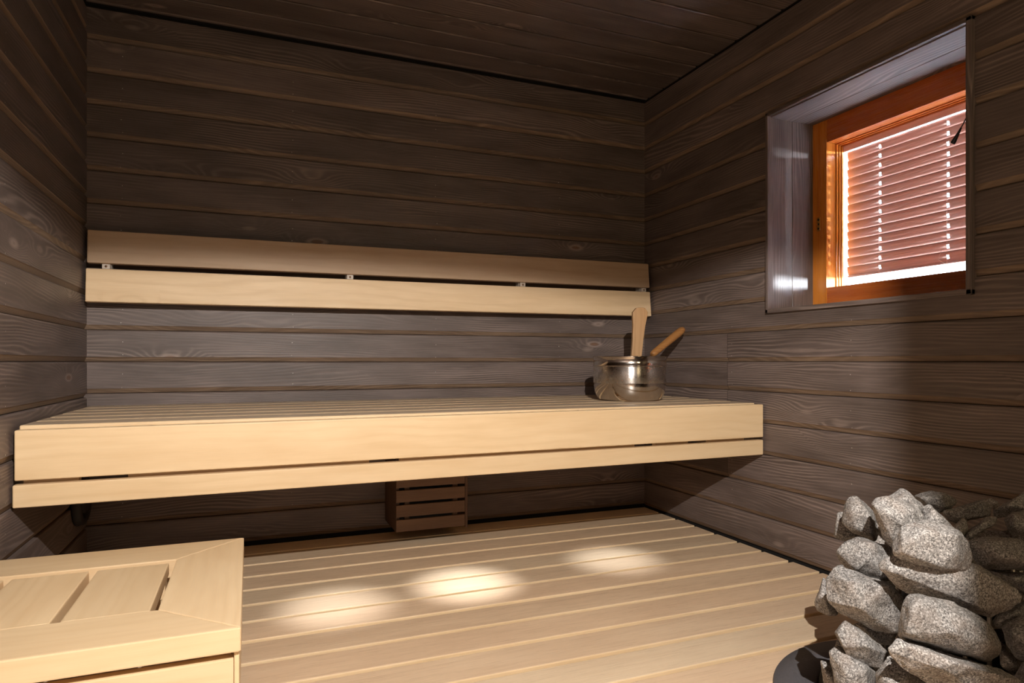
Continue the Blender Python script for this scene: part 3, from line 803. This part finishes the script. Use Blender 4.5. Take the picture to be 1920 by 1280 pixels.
for (zc, rr, n, hh) in ((.056, .205, 9, .040), (.118, .190, 9, .036)):
    for k in range(n):
        a = R(150) + R(165)*k/(n-1) + zc
        x, y = HC[0]+rr*math.cos(a), HC[1]+rr*math.sin(a)
        pts = []
        for q in range(22):
            v = Vector((rg.gauss(0, 1), rg.gauss(0, 1), rg.gauss(0, 1))).normalized()
            pts.append(Vector((x+v.x*.038, y+v.y*.038, z_+v.z*hh)) if False else Vector((x+v.x*.040, y+v.y*.040, zc+v.z*hh)))
        hull_stone(pts, rg  , 'grey stone in the lowest courses of the pile, next to the base collar')

# ------------------------------------------------------------------ unseen shield added around the main spot to cut its light
LP = (.23, -.12, 1.53)
lm = empty('light_shield', (LP[0], LP[1], 1.50), 'black curved shield added behind the viewer to block part of the main light', 'light blocker')
m_ = MB()
n = 40; a0, a1 = R(46), R(200)
for k in range(n):
    t0, t1 = a0+(a1-a0)*k/n, a0+(a1-a0)*(k+1)/n
    q = lambda t, r_, z: (LP[0]+r_*math.sin(t), LP[1]+r_*math.cos(t), z)
    m_.face([q(t0, .15, 1.18), q(t1, .15, 1.18), q(t1, .15, 1.60), q(t0, .15, 1.60)], M['blacksteel'])
    m_.face([q(t0, .154, 1.18), q(t0, .154, 1.60), q(t1, .154, 1.60), q(t1, .154, 1.18)], M['blacksteel'])
    m_.face([q(t0, .15, 1.18), q(t0, .154, 1.18), q(t1, .154, 1.18), q(t1, .15, 1.18)], M['blacksteel'])
for t in (a0, a1): m_.face([q(t, .15, 1.18), q(t, .154, 1.18), q(t, .154, 1.60), q(t, .15, 1.60)], M['blacksteel'])
part(m_, 'shield_plate', lm)
m_ = MB(); m_.lathe([(0, 1.60), (.154, 1.60), (.154, 1.606), (.02, 1.63), (0, 1.63)], M['blacksteel'], (LP[0], LP[1], 0), 40); part(m_, 'top_cap', lm)
m_ = MB(); m_.tube([(LP[0], LP[1], 1.62), (LP[0], LP[1], ZC)], .006, M['blacksteel'], 12); part(m_, 'stem', lm)

# ------------------------------------------------------------------ lights
def spot(name, loc, az, el, half, power, col, blend=.1, size=.02):
    d = bpy.data.lights.new(name, 'SPOT'); d.energy = power; d.color = col
    d.spot_size = 2*R(half); d.spot_blend = blend; d.shadow_soft_size = size
    o = bpy.data.objects.new(name, d); COL.objects.link(o); o.location = loc
    dirv = Vector((math.sin(R(az))*math.cos(R(el)), math.cos(R(az))*math.cos(R(el)), math.sin(R(el))))
    o.rotation_euler = dirv.to_track_quat('-Z', 'Y').to_euler()
    return o
spot('ceiling_spot_light', (.23, -.12, 1.53), 0, -90, 83.0, 228, (1., .935, .87), .065, .0045)
for x, y, pw in ((.24, 1.985, 6.5), (.655, 2.03, 11.), (1.24, 2.075, 6.)):
    spot('bench_spot_light', (x, y, .350), 0, -90, 33, pw, (.95, .97, 1.), 1., .02)
# weak unseen fill added behind the viewer to lift the ambient light
a = bpy.data.lights.new('ambient_fill', 'AREA'); a.shape = 'DISK'; a.size = .35; a.energy = 1.; a.color = (1., .76, .38)
ao = bpy.data.objects.new('ambient_fill', a); COL.objects.link(ao); ao.location = (.1, -.45, 1.1); ao.rotation_euler = (R(100), 0, 0)
a2 = bpy.data.lights.new('warm_fill', 'AREA'); a2.shape = 'DISK'; a2.size = .3; a2.energy = 4.0; a2.color = (1., .77, .44)  # second unseen fill, added to brighten the shaded right wall and stones
ao2 = bpy.data.objects.new('warm_fill', a2); COL.objects.link(ao2); ao2.location = (1.25, -.47, 1.5); ao2.rotation_euler = (R(86), 0, R(0))
sun = bpy.data.lights.new('sun', 'SUN'); sun.energy = 32; sun.angle = R(4); sun.color = (.80, .88, 1.)
so = bpy.data.objects.new('sun', sun); COL.objects.link(so)
so.rotation_euler = Vector((-.399, .917, -.01)).to_track_quat('-Z', 'Y').to_euler()
w = bpy.data.worlds.new('daylight'); SC.world = w; w.use_nodes = True
bg = w.node_tree.nodes['Background']; bg.inputs[0].default_value = (.72, .80, 1., 1); bg.inputs[1].default_value = 27.

# ------------------------------------------------------------------ camera
cam = bpy.data.cameras.new('camera'); co = bpy.data.objects.new('camera', cam); COL.objects.link(co)
co.location = (0, 0, CAMZ); co.rotation_euler = (R(90), 0, -YAW)
cam.sensor_width = 36; cam.lens = FPX/1920*36; cam.shift_y = (677.8-640)/1920; cam.clip_start = .02
SC.camera = co
vs = SC.view_settings
vs.view_transform = 'Standard'; vs.look = 'None'; vs.exposure = 0.; vs.gamma = 1.; vs.use_curve_mapping = False
